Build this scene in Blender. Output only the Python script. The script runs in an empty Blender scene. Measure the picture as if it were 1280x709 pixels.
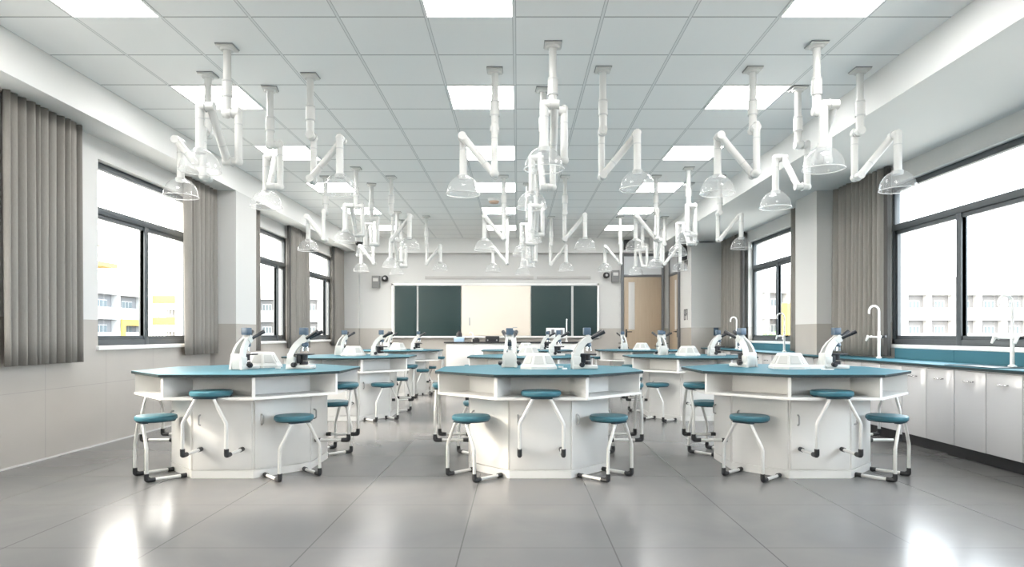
import bpy, bmesh, math, random
from mathutils import Vector, Matrix
random.seed(7)
PI = math.pi
sc = bpy.context.scene
COL = sc.collection
HC = 1.045           # eye height
CEIL = 3.205

# ------------------------------------------------------------------ materials
def mat(name, col, rough=0.5, metal=0.0, spec=0.5, bump=None, coat=0.0, var=None):
    m = bpy.data.materials.new(name); m.use_nodes = True
    nt = m.node_tree; b = nt.nodes['Principled BSDF']
    b.inputs['Base Color'].default_value = (*col, 1)
    b.inputs['Roughness'].default_value = rough
    b.inputs['Metallic'].default_value = metal
    b.inputs['Specular IOR Level'].default_value = spec
    if coat:
        b.inputs['Coat Weight'].default_value = coat
        b.inputs['Coat Roughness'].default_value = 0.08
    if var:
        sc_, amt = var
        tc = nt.nodes.new('ShaderNodeTexCoord'); nz = nt.nodes.new('ShaderNodeTexNoise')
        nz.inputs['Scale'].default_value = sc_; nz.inputs['Detail'].default_value = 4
        nt.links.new(tc.outputs['Object'], nz.inputs['Vector'])
        mp = nt.nodes.new('ShaderNodeMapRange')
        mp.inputs['To Min'].default_value = 1 - amt; mp.inputs['To Max'].default_value = 1 + amt
        nt.links.new(nz.outputs['Fac'], mp.inputs['Value'])
        mx = nt.nodes.new('ShaderNodeVectorMath'); mx.operation = 'SCALE'
        mx.inputs[0].default_value = col
        nt.links.new(mp.outputs['Result'], mx.inputs['Scale'])
        nt.links.new(mx.outputs['Vector'], b.inputs['Base Color'])
    return m

def emit(name, col, s):
    m = bpy.data.materials.new(name); m.use_nodes = True
    nt = m.node_tree; nt.nodes.clear()
    e = nt.nodes.new('ShaderNodeEmission'); o = nt.nodes.new('ShaderNodeOutputMaterial')
    e.inputs['Color'].default_value = (*col, 1); e.inputs['Strength'].default_value = s
    nt.links.new(e.outputs[0], o.inputs['Surface'])
    return m

def clear(name, tint, white, gloss_rough=0.03, ior=1.45):
    """thin clear sheet: see-through, a little milky, with reflections"""
    m = bpy.data.materials.new(name); m.use_nodes = True
    nt = m.node_tree; nt.nodes.clear(); N = nt.nodes.new; L = nt.links.new
    t = N('ShaderNodeBsdfTransparent'); t.inputs[0].default_value = (*tint, 1)
    d = N('ShaderNodeBsdfDiffuse'); d.inputs[0].default_value = (.95, .95, .95, 1)
    tl = N('ShaderNodeBsdfTranslucent'); tl.inputs[0].default_value = (.95, .95, .95, 1)
    dm = N('ShaderNodeMixShader'); dm.inputs[0].default_value = .5
    L(d.outputs[0], dm.inputs[1]); L(tl.outputs[0], dm.inputs[2])
    m1 = N('ShaderNodeMixShader'); m1.inputs[0].default_value = white
    L(t.outputs[0], m1.inputs[1]); L(dm.outputs[0], m1.inputs[2])
    g = N('ShaderNodeBsdfGlossy'); g.inputs['Roughness'].default_value = gloss_rough
    lw = N('ShaderNodeLayerWeight'); lw.inputs['Blend'].default_value = .5
    pw = N('ShaderNodeMath'); pw.operation = 'POWER'; L(lw.outputs['Facing'], pw.inputs[0]); pw.inputs[1].default_value = 5
    f = N('ShaderNodeMath'); f.operation = 'MULTIPLY_ADD'; L(pw.outputs[0], f.inputs[0]); f.inputs[1].default_value = .6
    f.inputs[2].default_value = ((ior-1)/(ior+1))**2
    m2 = N('ShaderNodeMixShader'); L(f.outputs[0], m2.inputs[0])
    L(m1.outputs[0], m2.inputs[1]); L(g.outputs[0], m2.inputs[2])
    o = N('ShaderNodeOutputMaterial'); L(m2.outputs[0], o.inputs['Surface'])
    return m

M = {}
M['white_panel'] = mat('white_panel', (.84, .83, .81), .28, var=(1.5, .02))
M['white_board'] = mat('white_board', (.82, .81, .79), .4)
M['teal_top'] = mat('teal_top', (.06, .165, .21), .5, spec=.05, var=(3, .05))
M['dark_edge'] = mat('dark_edge', (.022, .036, .04), .5, spec=.25)
M['teal_seat'] = mat('teal_seat', (.04, .15, .195), .36, spec=.4)
M['seat_under'] = mat('seat_under', (.03, .06, .08), .5)
M['tube'] = mat('tube', (.72, .72, .70), .3, .15)
M['black_rubber'] = mat('black_rubber', (.022, .023, .026), .45)
M['chrome'] = mat('chrome', (.75, .75, .76), .18, 1)
M['pvc'] = mat('pvc', (.66, .66, .645), .34)
M['pvc_ring'] = mat('pvc_ring', (.55, .56, .56), .4)
M['plate'] = mat('plate', (.30, .31, .32), .5)
M['hood'] = clear('hood_clear', (.95, .955, .955), .13)
M['glass'] = clear('window_glass', (.97, .985, .985), 0.0, .01, 1.35)
M['scope_white'] = mat('scope_white', (.60, .60, .58), .28)
M['hub_panel'] = mat('hub_panel', (.45, .45, .435), .4)
M['scope_blue'] = mat('scope_blue', (.075, .115, .165), .35)
M['scope_black'] = mat('scope_black', (.02, .02, .025), .35)
M['frame_dark'] = mat('frame_dark', (.060, .070, .078), .45)
M['door_frame'] = mat('door_frame', (.15, .155, .165), .45)
M['chalk'] = mat('chalk', (.013, .036, .036), .55, var=(2, .06))
M['alu'] = mat('alu', (.86, .86, .85), .35)
M['glowing_board'] = mat('glowing_board', (.66, .59, .51), .35)
_b = M['glowing_board'].node_tree.nodes['Principled BSDF']; _b.inputs['Emission Color'].default_value = (1, .92, .80, 1); _b.inputs['Emission Strength'].default_value = .10  # faint emission added to lift the brightness of the cream whiteboard
M['grey_metal'] = mat('grey_metal', (.42, .42, .42), .5)
M['box_grey'] = mat('box_grey', (.20, .20, .20), .5)
M['strip_grey'] = mat('strip_grey', (.47, .46, .45), .7)
M['light_grey'] = mat('light_grey', (.60, .595, .585), .5)
M['mid_dark'] = mat('mid_dark', (.16, .16, .17), .5)
M['cab_white'] = mat('cab_white', (.56, .56, .57), .16, coat=.2)
M['kick'] = mat('kick', (.025, .025, .028), .6)
M['sill'] = mat('sill', (.84, .84, .83), .3)
M['sink'] = mat('sink', (.02, .03, .035), .35)
M['light'] = emit('panel_glow', (1, .985, .96), 14.0)
M['lamp_frame'] = mat('lamp_frame', (.85, .85, .85), .4)
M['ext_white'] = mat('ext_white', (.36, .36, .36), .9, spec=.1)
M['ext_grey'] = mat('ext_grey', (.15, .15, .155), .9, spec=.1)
M['ext_glass'] = mat('ext_glass', (.10, .12, .13), .6, spec=.2)
M['ext_yellow'] = mat('ext_yellow', (.36, .25, .08), .9, spec=.1)
M['ext_ground'] = mat('ext_ground', (.25, .25, .24), .9)
M['leaf'] = mat('leaf', (.07, .15, .05), .8)
M['light_blue'] = mat('light_blue', (.45, .62, .80), .4)
M['peach'] = mat('peach', (.62, .44, .33), .5)
M['ink'] = mat('ink', (.10, .10, .11), .6)

def node_mat(name):
    m = bpy.data.materials.new(name); m.use_nodes = True
    return m, m.node_tree, m.node_tree.nodes['Principled BSDF']

def grid_mask(nt, sock, offset, period, half):
    """1 where |frac((v-offset)/period) - nearest integer| * period < half"""
    N = nt.nodes.new; L = nt.links.new
    a = N('ShaderNodeMath'); a.operation = 'SUBTRACT'; L(sock, a.inputs[0]); a.inputs[1].default_value = offset
    b = N('ShaderNodeMath'); b.operation = 'DIVIDE'; L(a.outputs[0], b.inputs[0]); b.inputs[1].default_value = period
    c = N('ShaderNodeMath'); c.operation = 'ROUND'; L(b.outputs[0], c.inputs[0])
    d = N('ShaderNodeMath'); d.operation = 'SUBTRACT'; L(b.outputs[0], d.inputs[0]); L(c.outputs[0], d.inputs[1])
    e = N('ShaderNodeMath'); e.operation = 'ABSOLUTE'; L(d.outputs[0], e.inputs[0])
    f = N('ShaderNodeMath'); f.operation = 'LESS_THAN'; L(e.outputs[0], f.inputs[0]); f.inputs[1].default_value = half / period
    return f.outputs[0]

def mixcol(nt, fac, a, b):
    n = nt.nodes.new('ShaderNodeMix'); n.data_type = 'RGBA'
    if hasattr(fac, 'is_output'): nt.links.new(fac, n.inputs[0])
    else: n.inputs[0].default_value = fac
    for i, v in ((6, a), (7, b)):
        if hasattr(v, 'is_output'): nt.links.new(v, n.inputs[i])
        else: n.inputs[i].default_value = (*v, 1)
    return n.outputs[2]

# floor: large polished grey tiles
m, nt, b = node_mat('floor_tiles'); M['floor'] = m
tc = nt.nodes.new('ShaderNodeTexCoord'); sx = nt.nodes.new('ShaderNodeSeparateXYZ')
nt.links.new(tc.outputs['Object'], sx.inputs[0])
g1 = grid_mask(nt, sx.outputs['X'], -.277, .745, .0035); g2 = grid_mask(nt, sx.outputs['Y'], 3.17, .80, .0025)
mx = nt.nodes.new('ShaderNodeMath'); mx.operation = 'MAXIMUM'; nt.links.new(g1, mx.inputs[0]); nt.links.new(g2, mx.inputs[1])
nz = nt.nodes.new('ShaderNodeTexNoise'); nz.inputs['Scale'].default_value = 1.1; nz.inputs['Detail'].default_value = 6
nz.inputs['Distortion'].default_value = 1.2
nt.links.new(tc.outputs['Object'], nz.inputs['Vector'])
cr = nt.nodes.new('ShaderNodeValToRGB'); nt.links.new(nz.outputs['Fac'], cr.inputs[0])
cr.color_ramp.elements[0].position = .3; cr.color_ramp.elements[0].color = (.150, .150, .153, 1)
cr.color_ramp.elements[1].position = .72; cr.color_ramp.elements[1].color = (.185, .181, .178, 1)
nt.links.new(mixcol(nt, mx.outputs[0], cr.outputs[0], (.10, .10, .10)), b.inputs['Base Color'])
b.inputs['Roughness'].default_value = .20; b.inputs['Specular IOR Level'].default_value = .22

# ceiling tiles with exposed grid
m, nt, b = node_mat('ceiling_tiles'); M['ceiling'] = m
tc = nt.nodes.new('ShaderNodeTexCoord'); sx = nt.nodes.new('ShaderNodeSeparateXYZ')
nt.links.new(tc.outputs['Object'], sx.inputs[0])
wide = grid_mask(nt, sx.outputs['X'], -.0235, .6, .013); core = grid_mask(nt, sx.outputs['X'], -.0235, .6, .008)
hz = grid_mask(nt, sx.outputs['Y'], 4.409, .6, .006)
nz = nt.nodes.new('ShaderNodeTexNoise'); nz.inputs['Scale'].default_value = 220; nt.links.new(tc.outputs['Object'], nz.inputs['Vector'])
tile = mixcol(nt, nz.outputs['Fac'], (.88, .89, .89), (.92, .93, .93))
c1 = mixcol(nt, hz, tile, (.34, .35, .36))
c2 = mixcol(nt, wide, c1, (.52, .53, .54))
c3 = mixcol(nt, core, c2, (.80, .82, .82))
nt.links.new(c3, b.inputs['Base Color']); b.inputs['Roughness'].default_value = .8

# walls: white paint over a tiled dado
def wall_mat(name, ax, off):
    m, nt, b = node_mat(name)
    geo = nt.nodes.new('ShaderNodeTexCoord'); sx = nt.nodes.new('ShaderNodeSeparateXYZ')
    nt.links.new(geo.outputs['Object'], sx.inputs[0])
    lo = nt.nodes.new('ShaderNodeMath'); lo.operation = 'LESS_THAN'; lo.inputs[1].default_value = 1.18
    nt.links.new(sx.outputs['Z'], lo.inputs[0])
    g = grid_mask(nt, sx.outputs[ax], off, .8, .003)
    gz = grid_mask(nt, sx.outputs['Z'], -.02, .6, .002)
    gm = nt.nodes.new('ShaderNodeMath'); gm.operation = 'MAXIMUM'; nt.links.new(g, gm.inputs[0]); nt.links.new(gz, gm.inputs[1])
    nz = nt.nodes.new('ShaderNodeTexNoise'); nz.inputs['Scale'].default_value = 2.5; nz.inputs['Detail'].default_value = 5
    nt.links.new(geo.outputs['Object'], nz.inputs['Vector'])
    tilec = mixcol(nt, nz.outputs['Fac'], (.43, .405, .375), (.49, .465, .435))
    tiles = mixcol(nt, gm.outputs[0], tilec, (.37, .355, .335))
    nt.links.new(mixcol(nt, lo.outputs[0], (.59, .59, .58), tiles), b.inputs['Base Color'])
    r = nt.nodes.new('ShaderNodeMapRange'); r.inputs['To Min'].default_value = .75; r.inputs['To Max'].default_value = .16
    nt.links.new(lo.outputs[0], r.inputs['Value']); nt.links.new(r.outputs[0], b.inputs['Roughness'])
    return m
M['wall_y'] = wall_mat('painted_wall_tiled_dado_side', 'Y', 5.42)
M['wall_x'] = wall_mat('painted_wall_tiled_dado_end', 'X', 0.1)
M['paint'] = mat('white_paint', (.76, .76, .75), .75)

# curtain cloth
m, nt, b = node_mat('curtain_cloth'); M['curtain'] = m
tc = nt.nodes.new('ShaderNodeTexCoord'); wv = nt.nodes.new('ShaderNodeTexNoise')
mp = nt.nodes.new('ShaderNodeMapping'); mp.inputs['Scale'].default_value = (60, 60, 6)
nt.links.new(tc.outputs['Object'], mp.inputs[0]); nt.links.new(mp.outputs[0], wv.inputs['Vector'])
nt.links.new(mixcol(nt, wv.outputs['Fac'], (.215, .20, .184), (.275, .26, .24)), b.inputs['Base Color'])
b.inputs['Roughness'].default_value = .85
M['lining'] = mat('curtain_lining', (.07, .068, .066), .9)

# pale oak door
m, nt, b = node_mat('pale_oak'); M['oak'] = m
tc = nt.nodes.new('ShaderNodeTexCoord'); mp = nt.nodes.new('ShaderNodeMapping'); mp.inputs['Scale'].default_value = (14, 14, 1.2)
wv = nt.nodes.new('ShaderNodeTexNoise'); wv.inputs['Scale'].default_value = 2; wv.inputs['Detail'].default_value = 6
nt.links.new(tc.outputs['Object'], mp.inputs[0]); nt.links.new(mp.outputs[0], wv.inputs['Vector'])
nt.links.new(mixcol(nt, wv.outputs['Fac'], (.40, .315, .23), (.47, .385, .29)), b.inputs['Base Color'])
b.inputs['Roughness'].default_value = .45

# ------------------------------------------------------------------ mesh helper
class MB:
    def __init__(s): s.bm = bmesh.new()
    def _fin(s, faces, mi):
        for f in faces: f.material_index = mi
    def box(s, x0, x1, y0, y1, z0, z1, bev=0, mi=0, rot=None):
        r = bmesh.ops.create_cube(s.bm, size=1)
        vs = r['verts']
        for v in vs:
            v.co = Vector(((x0+x1)/2 + v.co.x*(x1-x0), (y0+y1)/2 + v.co.y*(y1-y0), (z0+z1)/2 + v.co.z*(z1-z0)))
        fs = list({f for v in vs for f in v.link_faces})
        s._fin(fs, mi)
        if rot is not None:
            for v in vs: v.co = rot @ v.co
        if bev:
            es = list({e for v in vs for e in v.link_edges})
            r = bmesh.ops.bevel(s.bm, geom=es, offset=bev, segments=2, affect='EDGES', profile=.5)
            s._fin(r['faces'], mi)
        return s
    def ring(s, c, u, w, r, n):
        return [s.bm.verts.new(c + u*(r*math.cos(2*PI*i/n)) + w*(r*math.sin(2*PI*i/n))) for i in range(n)]
    def skin(s, rings, mi, cap0=True, cap1=True):
        n = len(rings[0])
        for a, b in zip(rings, rings[1:]):
            for i in range(n):
                f = s.bm.faces.new((a[i], a[(i+1) % n], b[(i+1) % n], b[i])); f.material_index = mi
        if cap0: f = s.bm.faces.new(list(reversed(rings[0]))); f.material_index = mi
        if cap1: f = s.bm.faces.new(rings[-1]); f.material_index = mi
    def tube(s, pts, r, n=12, fillet=0.0, mi=0, seg=5, caps=True):
        pts = [Vector(p) for p in pts]
        if fillet and len(pts) > 2:
            q = [pts[0]]
            for a, b, c in zip(pts, pts[1:], pts[2:]):
                d1 = (a-b); d2 = (c-b); f = min(fillet, d1.length*.45, d2.length*.45)
                p0 = b + d1.normalized()*f; p1 = b + d2.normalized()*f
                for k in range(seg+1):
                    t = k/seg
                    q.append(p0*(1-t)**2 + b*2*t*(1-t) + p1*t*t)
            q.append(pts[-1]); pts = q
        rr = r if isinstance(r, (list, tuple)) else [r]*len(pts)
        T = []
        for i in range(len(pts)):
            a = pts[max(i-1, 0)]; b = pts[min(i+1, len(pts)-1)]
            T.append((b-a).normalized())
        u = T[0].orthogonal().normalized(); rings = []
        for i, p in enumerate(pts):
            u = (u - T[i]*u.dot(T[i])).normalized(); w = T[i].cross(u)
            rings.append(s.ring(p, u, w, rr[i], n))
        s.skin(rings, mi, caps, caps)
        return s
    def cyl(s, p, q, r, r2=None, n=16, mi=0):
        return s.tube([p, q], [r, r if r2 is None else r2], n, mi=mi)
    def lathe(s, prof, c=(0, 0, 0), n=28, mi=0, cap0=True, cap1=True):
        c = Vector(c); rings = []
        for (r, z) in prof:
            rings.append(s.ring(c + Vector((0, 0, z)), Vector((1, 0, 0)), Vector((0, 1, 0)), max(r, 1e-4), n))
        s.skin(rings, mi, cap0, cap1)
        return s
    def ball(s, c, r, mi=0, n=14):
        k = bmesh.ops.create_uvsphere(s.bm, u_segments=n, v_segments=max(6, n//2), radius=r)
        for v in k['verts']: v.co += Vector(c)
        s._fin({f for v in k['verts'] for f in v.link_faces}, mi)
        return s
    def loft(s, polys, mi=0, cap0=True, cap1=True):
        s.skin([[s.bm.verts.new(Vector(p)) for p in poly] for poly in polys], mi, cap0, cap1)
        return s
    def build(s, name, mats, parent=None, loc=(0, 0, 0), rotz=0, smooth=True):
        bmesh.ops.recalc_face_normals(s.bm, faces=s.bm.faces)
        me = bpy.data.meshes.new(name); s.bm.to_mesh(me); s.bm.free()
        for k in (mats if isinstance(mats, (list, tuple)) else [mats]):
            me.materials.append(M[k])
        if smooth:
            for p in me.polygons: p.use_smooth = True
            me.set_sharp_from_angle(angle=math.radians(35))
        o = bpy.data.objects.new(name, me); COL.objects.link(o)
        o.location = loc; o.rotation_euler.z = rotz
        if parent is not None: o.parent = parent
        return o

def tag(o, label, cat, group=None):
    o['label'] = label; o['category'] = cat; o['kind'] = 'thing'
    if group: o['group'] = group
    return o
def empty(name, loc=(0, 0, 0), rotz=0):
    o = bpy.data.objects.new(name, None); COL.objects.link(o); o.location = loc; o.rotation_euler.z = rotz
    o.empty_display_size = .1
    return o
def struct(o):
    o['kind'] = 'structure'; return o
def kids(o): return [c for c in bpy.data.objects if c.parent == o]
def clone(o, parent=None, tree=None):
    c = o.copy(); COL.objects.link(c)
    for k in ('label', 'category', 'group'):
        if parent is None and k in c: del c[k]
    c.parent = parent
    for ch in TREE.get(o.name, []): clone(ch, c)
    return c
TREE = {}
def freeze(o):                       # remember the children of a prototype for quick copying
    TREE[o.name] = kids(o)
    for c in TREE[o.name]: freeze(c)
USED = set()
def place(proto, loc, rz):
    if proto.name not in USED:
        USED.add(proto.name); o = proto
    else:
        o = clone(proto)
    o.location = loc; o.rotation_euler.z = rz
    return o

# ------------------------------------------------------------------ camera
cd = bpy.data.cameras.new('camera'); cam = bpy.data.objects.new('camera', cd); COL.objects.link(cam)
cam.location = (0, 0, HC); cam.rotation_euler = (PI/2, 0, 0)
cd.sensor_width = 36; cd.lens = 810/1280*36
cd.shift_y = 63.5/1280; cd.shift_x = -7/1280
cd.clip_end = 500
sc.camera = cam

# ------------------------------------------------------------------ the room
YB = 14.65
WL, WR = -3.95, 4.15
struct(MB().box(-4.3, 4.5, -1.5, 14.9, -.15, 0).build('floor', 'floor', smooth=False))
struct(MB().box(-4.3, 4.5, -1.5, 14.9, CEIL, CEIL+.15).build('ceiling', 'ceiling', smooth=False))
ZS, ZT = .93, 2.70                    # sill and head of the windows
def side_wall(name, xa, xb, holes):
    b = MB()
    b.box(xa, xb, -1.5, 14.9, 0, ZS); b.box(xa, xb, -1.5, 14.9, ZT, CEIL)
    ys = [-1.5] + [y for h in holes for y in h] + [14.9]
    for y0, y1 in zip(ys[::2], ys[1::2]): b.box(xa, xb, y0, y1, ZS, ZT)
    return struct(b.build(name, 'wall_y', smooth=False))
LH = [(-.9, 1.3), (3.55, 4.75), (6.1, 7.95), (9.2, 11.22), (12.3, 13.93)]
RH = [(-.6, 1.6), (2.3, 4.5), (5.1, 7.3), (9.35, 11.65)]
side_wall('wall_left', WL-.25, WL, LH)
side_wall('wall_right', WR, WR+.25, RH)
struct(MB().box(-4.3, 4.5, YB, YB+.25, 0, CEIL).build('wall_back', 'wall_x', smooth=False))
struct(MB().box(-4.3, 4.5, -1.75, -1.5, 0, CEIL).build('wall_front', 'wall_x', smooth=False))
# beams along both window walls, bulkhead at the end, piers
struct(MB().box(WL, -3.62, -1.5, 14.49, 2.895, CEIL).build('trim_1', 'paint', smooth=False))
struct(MB().box(2.95, WR, -1.5, 14.49, 2.895, CEIL).build('trim_2', 'paint', smooth=False))
struct(MB().box(WL, WR, 14.5, YB, 2.87, CEIL).build('trim_3', 'paint', smooth=False))
struct(MB().box(WL, -3.62, 8.33, 8.97, 0, 2.895).build('trim_4', 'wall_x', smooth=False))
struct(MB().box(3.846, WR, 8.33, 8.97, 0, 2.895).build('trim_5', 'wall_x', smooth=False))
struct(MB().box(WL, -3.56, 14.5, YB, 0, 2.87).build('trim_6', 'wall_x', smooth=False))
struct(MB().box(3.456, WR, 12.9, YB, 0, 2.87).build('trim_7', 'wall_x', smooth=False))
struct(MB().box(WL, WL+.012, -1.5, 8.32, 0, .012).box(WL, WL+.012, 8.98, 14.49, 0, .012).build('baseboard_left', 'light_grey', smooth=False))

# windows
def window(n, xf, y0, y1, mull, side):
    w = struct(empty('window_%d' % n, (xf, (y0+y1)/2, ZS)))
    f = MB(); T = .03; e = .045
    def bar(a, b, c, d, t=T): f.box(-t, t, a-(y0+y1)/2, b-(y0+y1)/2, c-ZS, d-ZS, .004)
    bar(y0, y1, ZS, ZS+.06); bar(y0, y1, ZT-.06, ZT); bar(y0, y0+.05, ZS, ZT); bar(y1-.05, y1, ZS, ZT)
    zt = 2.235
    bar(y0, y1, zt-.035, zt+.035, .035)
    for mu in mull:
        bar(mu-.035, mu+.035, ZS, zt, .034)
    ys = [y0+.05] + sorted(mull) + [y1-.05]
    for a, b in zip(ys, ys[1:]):                      # sash rims
        for (c, d, g, h) in ((a, b, ZS+.06, ZS+.10), (a, b, zt-.075, zt-.035), (a, a+.035, ZS+.06, zt-.035), (b-.035, b, ZS+.06, zt-.035)):
            f.box(-.018, .018, c-(y0+y1)/2, d-(y0+y1)/2, g-ZS, h-ZS)
    struct(f.build('frame', 'frame_dark', w))
    yc = (y0+y1)/2
    struct(MB().box(-.003, .003, y0+.02-yc, y1-.02-yc, .03, ZT-ZS-.03).build('pane', 'glass', w, smooth=False))
    return w
def sill(win, y0, y1, side):
    yc = (y0+y1)/2; x0, x1 = (.02, .175) if side < 0 else (-.175, -.02)
    if side < 0:
        struct(MB().box(.0, .135, y0+.002-yc, y1-.002-yc, -.035, 0, .004).build('sill', 'sill', win))
LM = [[.2], [4.15], [7.02], [10.87], [13.6]]
for i, ((a, b), mu) in enumerate(zip(LH, LM)):
    w = window(i+1, WL-.10, a, b, mu, -1)
    struct(MB().box(.03, .13, a-.03-(a+b)/2, b+.03-(a+b)/2, -.035, .004, .004).build('sill', 'sill', w))
RMU = [[.5], [3.4], [6.2], [10.55]]
for i, ((a, b), mu) in enumerate(zip(RH, RMU)):
    w = window(i+6, WR+.10, a, b, mu, 1)
    struct(MB().box(-.125, -.03, a-.03-(a+b)/2, b+.03-(a+b)/2, -.035, .004, .004).build('sill', 'sill', w))

# doors
def door(n, loc, rz, wid, htop, zbar, leaf_w, hinge):
    d = struct(empty('door_%d' % n, loc, rz))          # local: x along the wall, -y into the room
    f = MB(); h = wid/2
    f.box(-h, -h+.06, -.05, 0, 0, htop, .004); f.box(h-.06, h, -.05, 0, 0, htop, .004)
    f.box(-h+.06, h-.06, -.05, 0, htop-.06, htop, .004); f.box(-h+.06, h-.06, -.05, 0, zbar-.05, zbar+.0, .004)
    struct(f.build('frame', 'door_frame', d))
    lf = MB(); lf.box(-h+.065, h-.065, -.04, -.004, .01, zbar-.055, .004)
    leaf = struct(lf.build('leaf', 'oak', d))
    gx = -h+.065+.10 if hinge > 0 else h-.065-.24
    struct(MB().box(gx, gx+.14, -.043, -.036, 1.15, zbar-.17, .002).build('glass_strip', 'light_grey', leaf))
    hx = -h+.115 if hinge > 0 else h-.115
    s_ = 1 if hinge > 0 else -1
    struct(MB().cyl((hx, -.04, 1.10), (hx, -.085, 1.10), .012).tube([(hx, -.085, 1.10), (hx+s_*.12, -.085, 1.10)], .009)
           .box(hx-.02, hx+.02, -.046, -.038, .98, 1.16, .003).build('handle', 'black_rubber', leaf))
    struct(MB().box(-h+.06, h-.06, -.03, -.02, zbar, htop-.06).build('transom_pane', 'transom', d))
    return d
M['transom'] = mat('transom_glass', (.66, .68, .70), .08, spec=.6)
door(1, (2.82, YB-.003, 0), 0, .97, 2.865, 2.39, .8, 1)
door(2, (3.452, 14.18, 0), -PI/2, .86, 2.865, 2.39, .75, -1)

# ------------------------------------------------------------------ ceiling lights
proto = empty('ceiling_light')
f = MB()
for a in ((-.3, .3, -.3, -.285), (-.3, .3, .285, .3), (-.3, -.285, -.285, .285), (.285, .3, -.285, .285)):
    f.box(a[0], a[1], a[2], a[3], -.008, 0)
f.build('frame', 'lamp_frame', proto, smooth=False)
MB().box(-.285, .285, -.285, .285, -.005, -.001).build('diffuser', 'light', proto, smooth=False)
freeze(proto)
LROW = ['row almost over the viewer', 'first lit row', 'second lit row', 'third lit row', 'fourth lit row', 'fifth lit row', 'sixth lit row']
RNK = ['first', 'second', 'third', 'fourth', 'fifth', 'sixth', 'seventh']
for ci, (lx, cn) in enumerate(((-2.72, 'in the line along the tiled wall beam'), (-.3235, 'in the middle line'), (2.0765, 'in the line along the sink wall beam'))):
    for k in range(-1, 6):
        o = place(proto, (lx, 4.109 + 1.8*k, CEIL), 0)
        n = 5 - k
        which = 'closest to the chalkboard' if n == 0 else RNK[n] + ' from the chalkboard'
        tag(o, 'square lit ceiling panel %s, %s' % (cn, which), 'ceiling light', 'square ceiling light panels')

# ------------------------------------------------------------------ lab tables
def octo(ap, z, cx=0, cy=0):
    R = ap/math.cos(PI/8)
    return [(cx+R*math.cos(PI/8+k*PI/4), cy+R*math.sin(PI/8+k*PI/4), z) for k in range(8)]
ZTOP = .768; AP = .79
table = empty('lab_table')
t = MB(); t.loft([octo(AP-.002, ZTOP-.020), octo(AP, ZTOP-.018), octo(AP, ZTOP-.0015)], 1, cap1=False)
t.loft([octo(AP, ZTOP-.0015), octo(AP-.0015, ZTOP)], 0, cap0=False)
t.build('tabletop', ['teal_top', 'dark_edge'], table)
MB().loft([octo(.772, .590), octo(.772, .608)]).build('shelf_board', 'white_board', table, smooth=False)
MB().loft([octo(.545, .608), octo(.545, ZTOP-.020)]).build('compartment_back', 'white_board', table, smooth=False)
for k in range(8):
    a = PI/8 + k*PI/4
    R0, R1 = .545/math.cos(PI/8)-.005, .772/math.cos(PI/8)-.008
    MB().box(R0, R1, -.011, .011, .608, ZTOP-.020, rot=Matrix.Rotation(a, 3, 'Z')).build('shelf_divider', 'white_board', table, smooth=False)
MB().loft([octo(.528, .05), octo(.528, .590)]).build('base_cabinet', 'white_panel', table, smooth=False)
MB().loft([octo(.541, 0), octo(.541, .055)]).build('plinth', 'white_panel', table, smooth=False)
for k in range(8):
    hw = .541*math.tan(PI/8) - .012
    Rm = Matrix.Rotation(k*PI/4, 3, 'Z')
    dr = MB(); dr.box(.526, .541, -hw, hw, .062, .578, .002, rot=Rm)
    d = dr.build('door', 'white_panel', table)
    s_ = 1 if k == 0 else -1                            # handle towards one edge of the door
    h = MB(); yy = -s_*(hw-.05)
    yy = -(hw-.05)
    h.tube([Rm @ Vector((.541, yy, .385)), Rm @ Vector((.562, yy, .392)), Rm @ Vector((.562, yy, .452)), Rm @ Vector((.541, yy, .459))], .006, 8, .012)
    h.build('handle', 'grey_metal', d)
freeze(table)
CX = {'L': -2.14, 'M': .164, 'R': 2.195}
CY = [5.24, 8.36, 11.48]
CN = {'L': 'tiled-wall-side', 'M': 'middle', 'R': 'sink-side'}
RN = ['front-row', 'second-row', 'chalkboard-row']
for c in 'LMR':
    for r in range(3):
        o = place(table, (CX[c], CY[r], 0), 0)
        tag(o, 'white octagonal lab table with teal top, the %s %s table' % (RN[r], CN[c]), 'table', 'octagonal lab tables')

# ------------------------------------------------------------------ stools: local +Y points to the table, origin under the leg line
stool = empty('lab_stool')
SC = .10
MB().lathe([(.04, .420), (.132, .420), (.139, .426), (.141, .436), (.139, .448), (.132, .4545), (.10, .456), (.0, .456)], (0, SC, 0), 36).build('seat', 'teal_seat', stool)
MB().lathe([(.10, .412), (.128, .4125), (.131, .419), (.10, .420)], (0, SC, 0), 32).box(-.075, .075, -.012, .030, .404, .413, .002).build('seat_plate', 'seat_under', stool)
for s_ in (-1, 1):
    lg = MB().tube([(s_*.058, .02, .412), (s_*.062, 0, .400), (s_*.15, 0, .235), (s_*.15, 0, .016), (s_*.15, .258, .016)], .0118, 12, .014).build('leg', 'tube', stool)
    MB().tube([(s_*.15, 0, .062), (s_*.15, 0, .0165), (s_*.15, .055, .0165)], .0165, 10, .012).loft([[(s_*.15-.010, .0, .05), (s_*.15-.010, .0, .016), (s_*.15-.010, .045, .016)], [(s_*.15+.010, .0, .05), (s_*.15+.010, .0, .016), (s_*.15+.010, .045, .016)]]).build('foot_cap', 'black_rubber', lg)
    MB().tube([(s_*.15, .222, .0165), (s_*.15, .262, .0165)], .0165, 10).build('end_cap', 'black_rubber', lg)
freeze(stool)
RL = .812; HANG = .198
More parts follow.
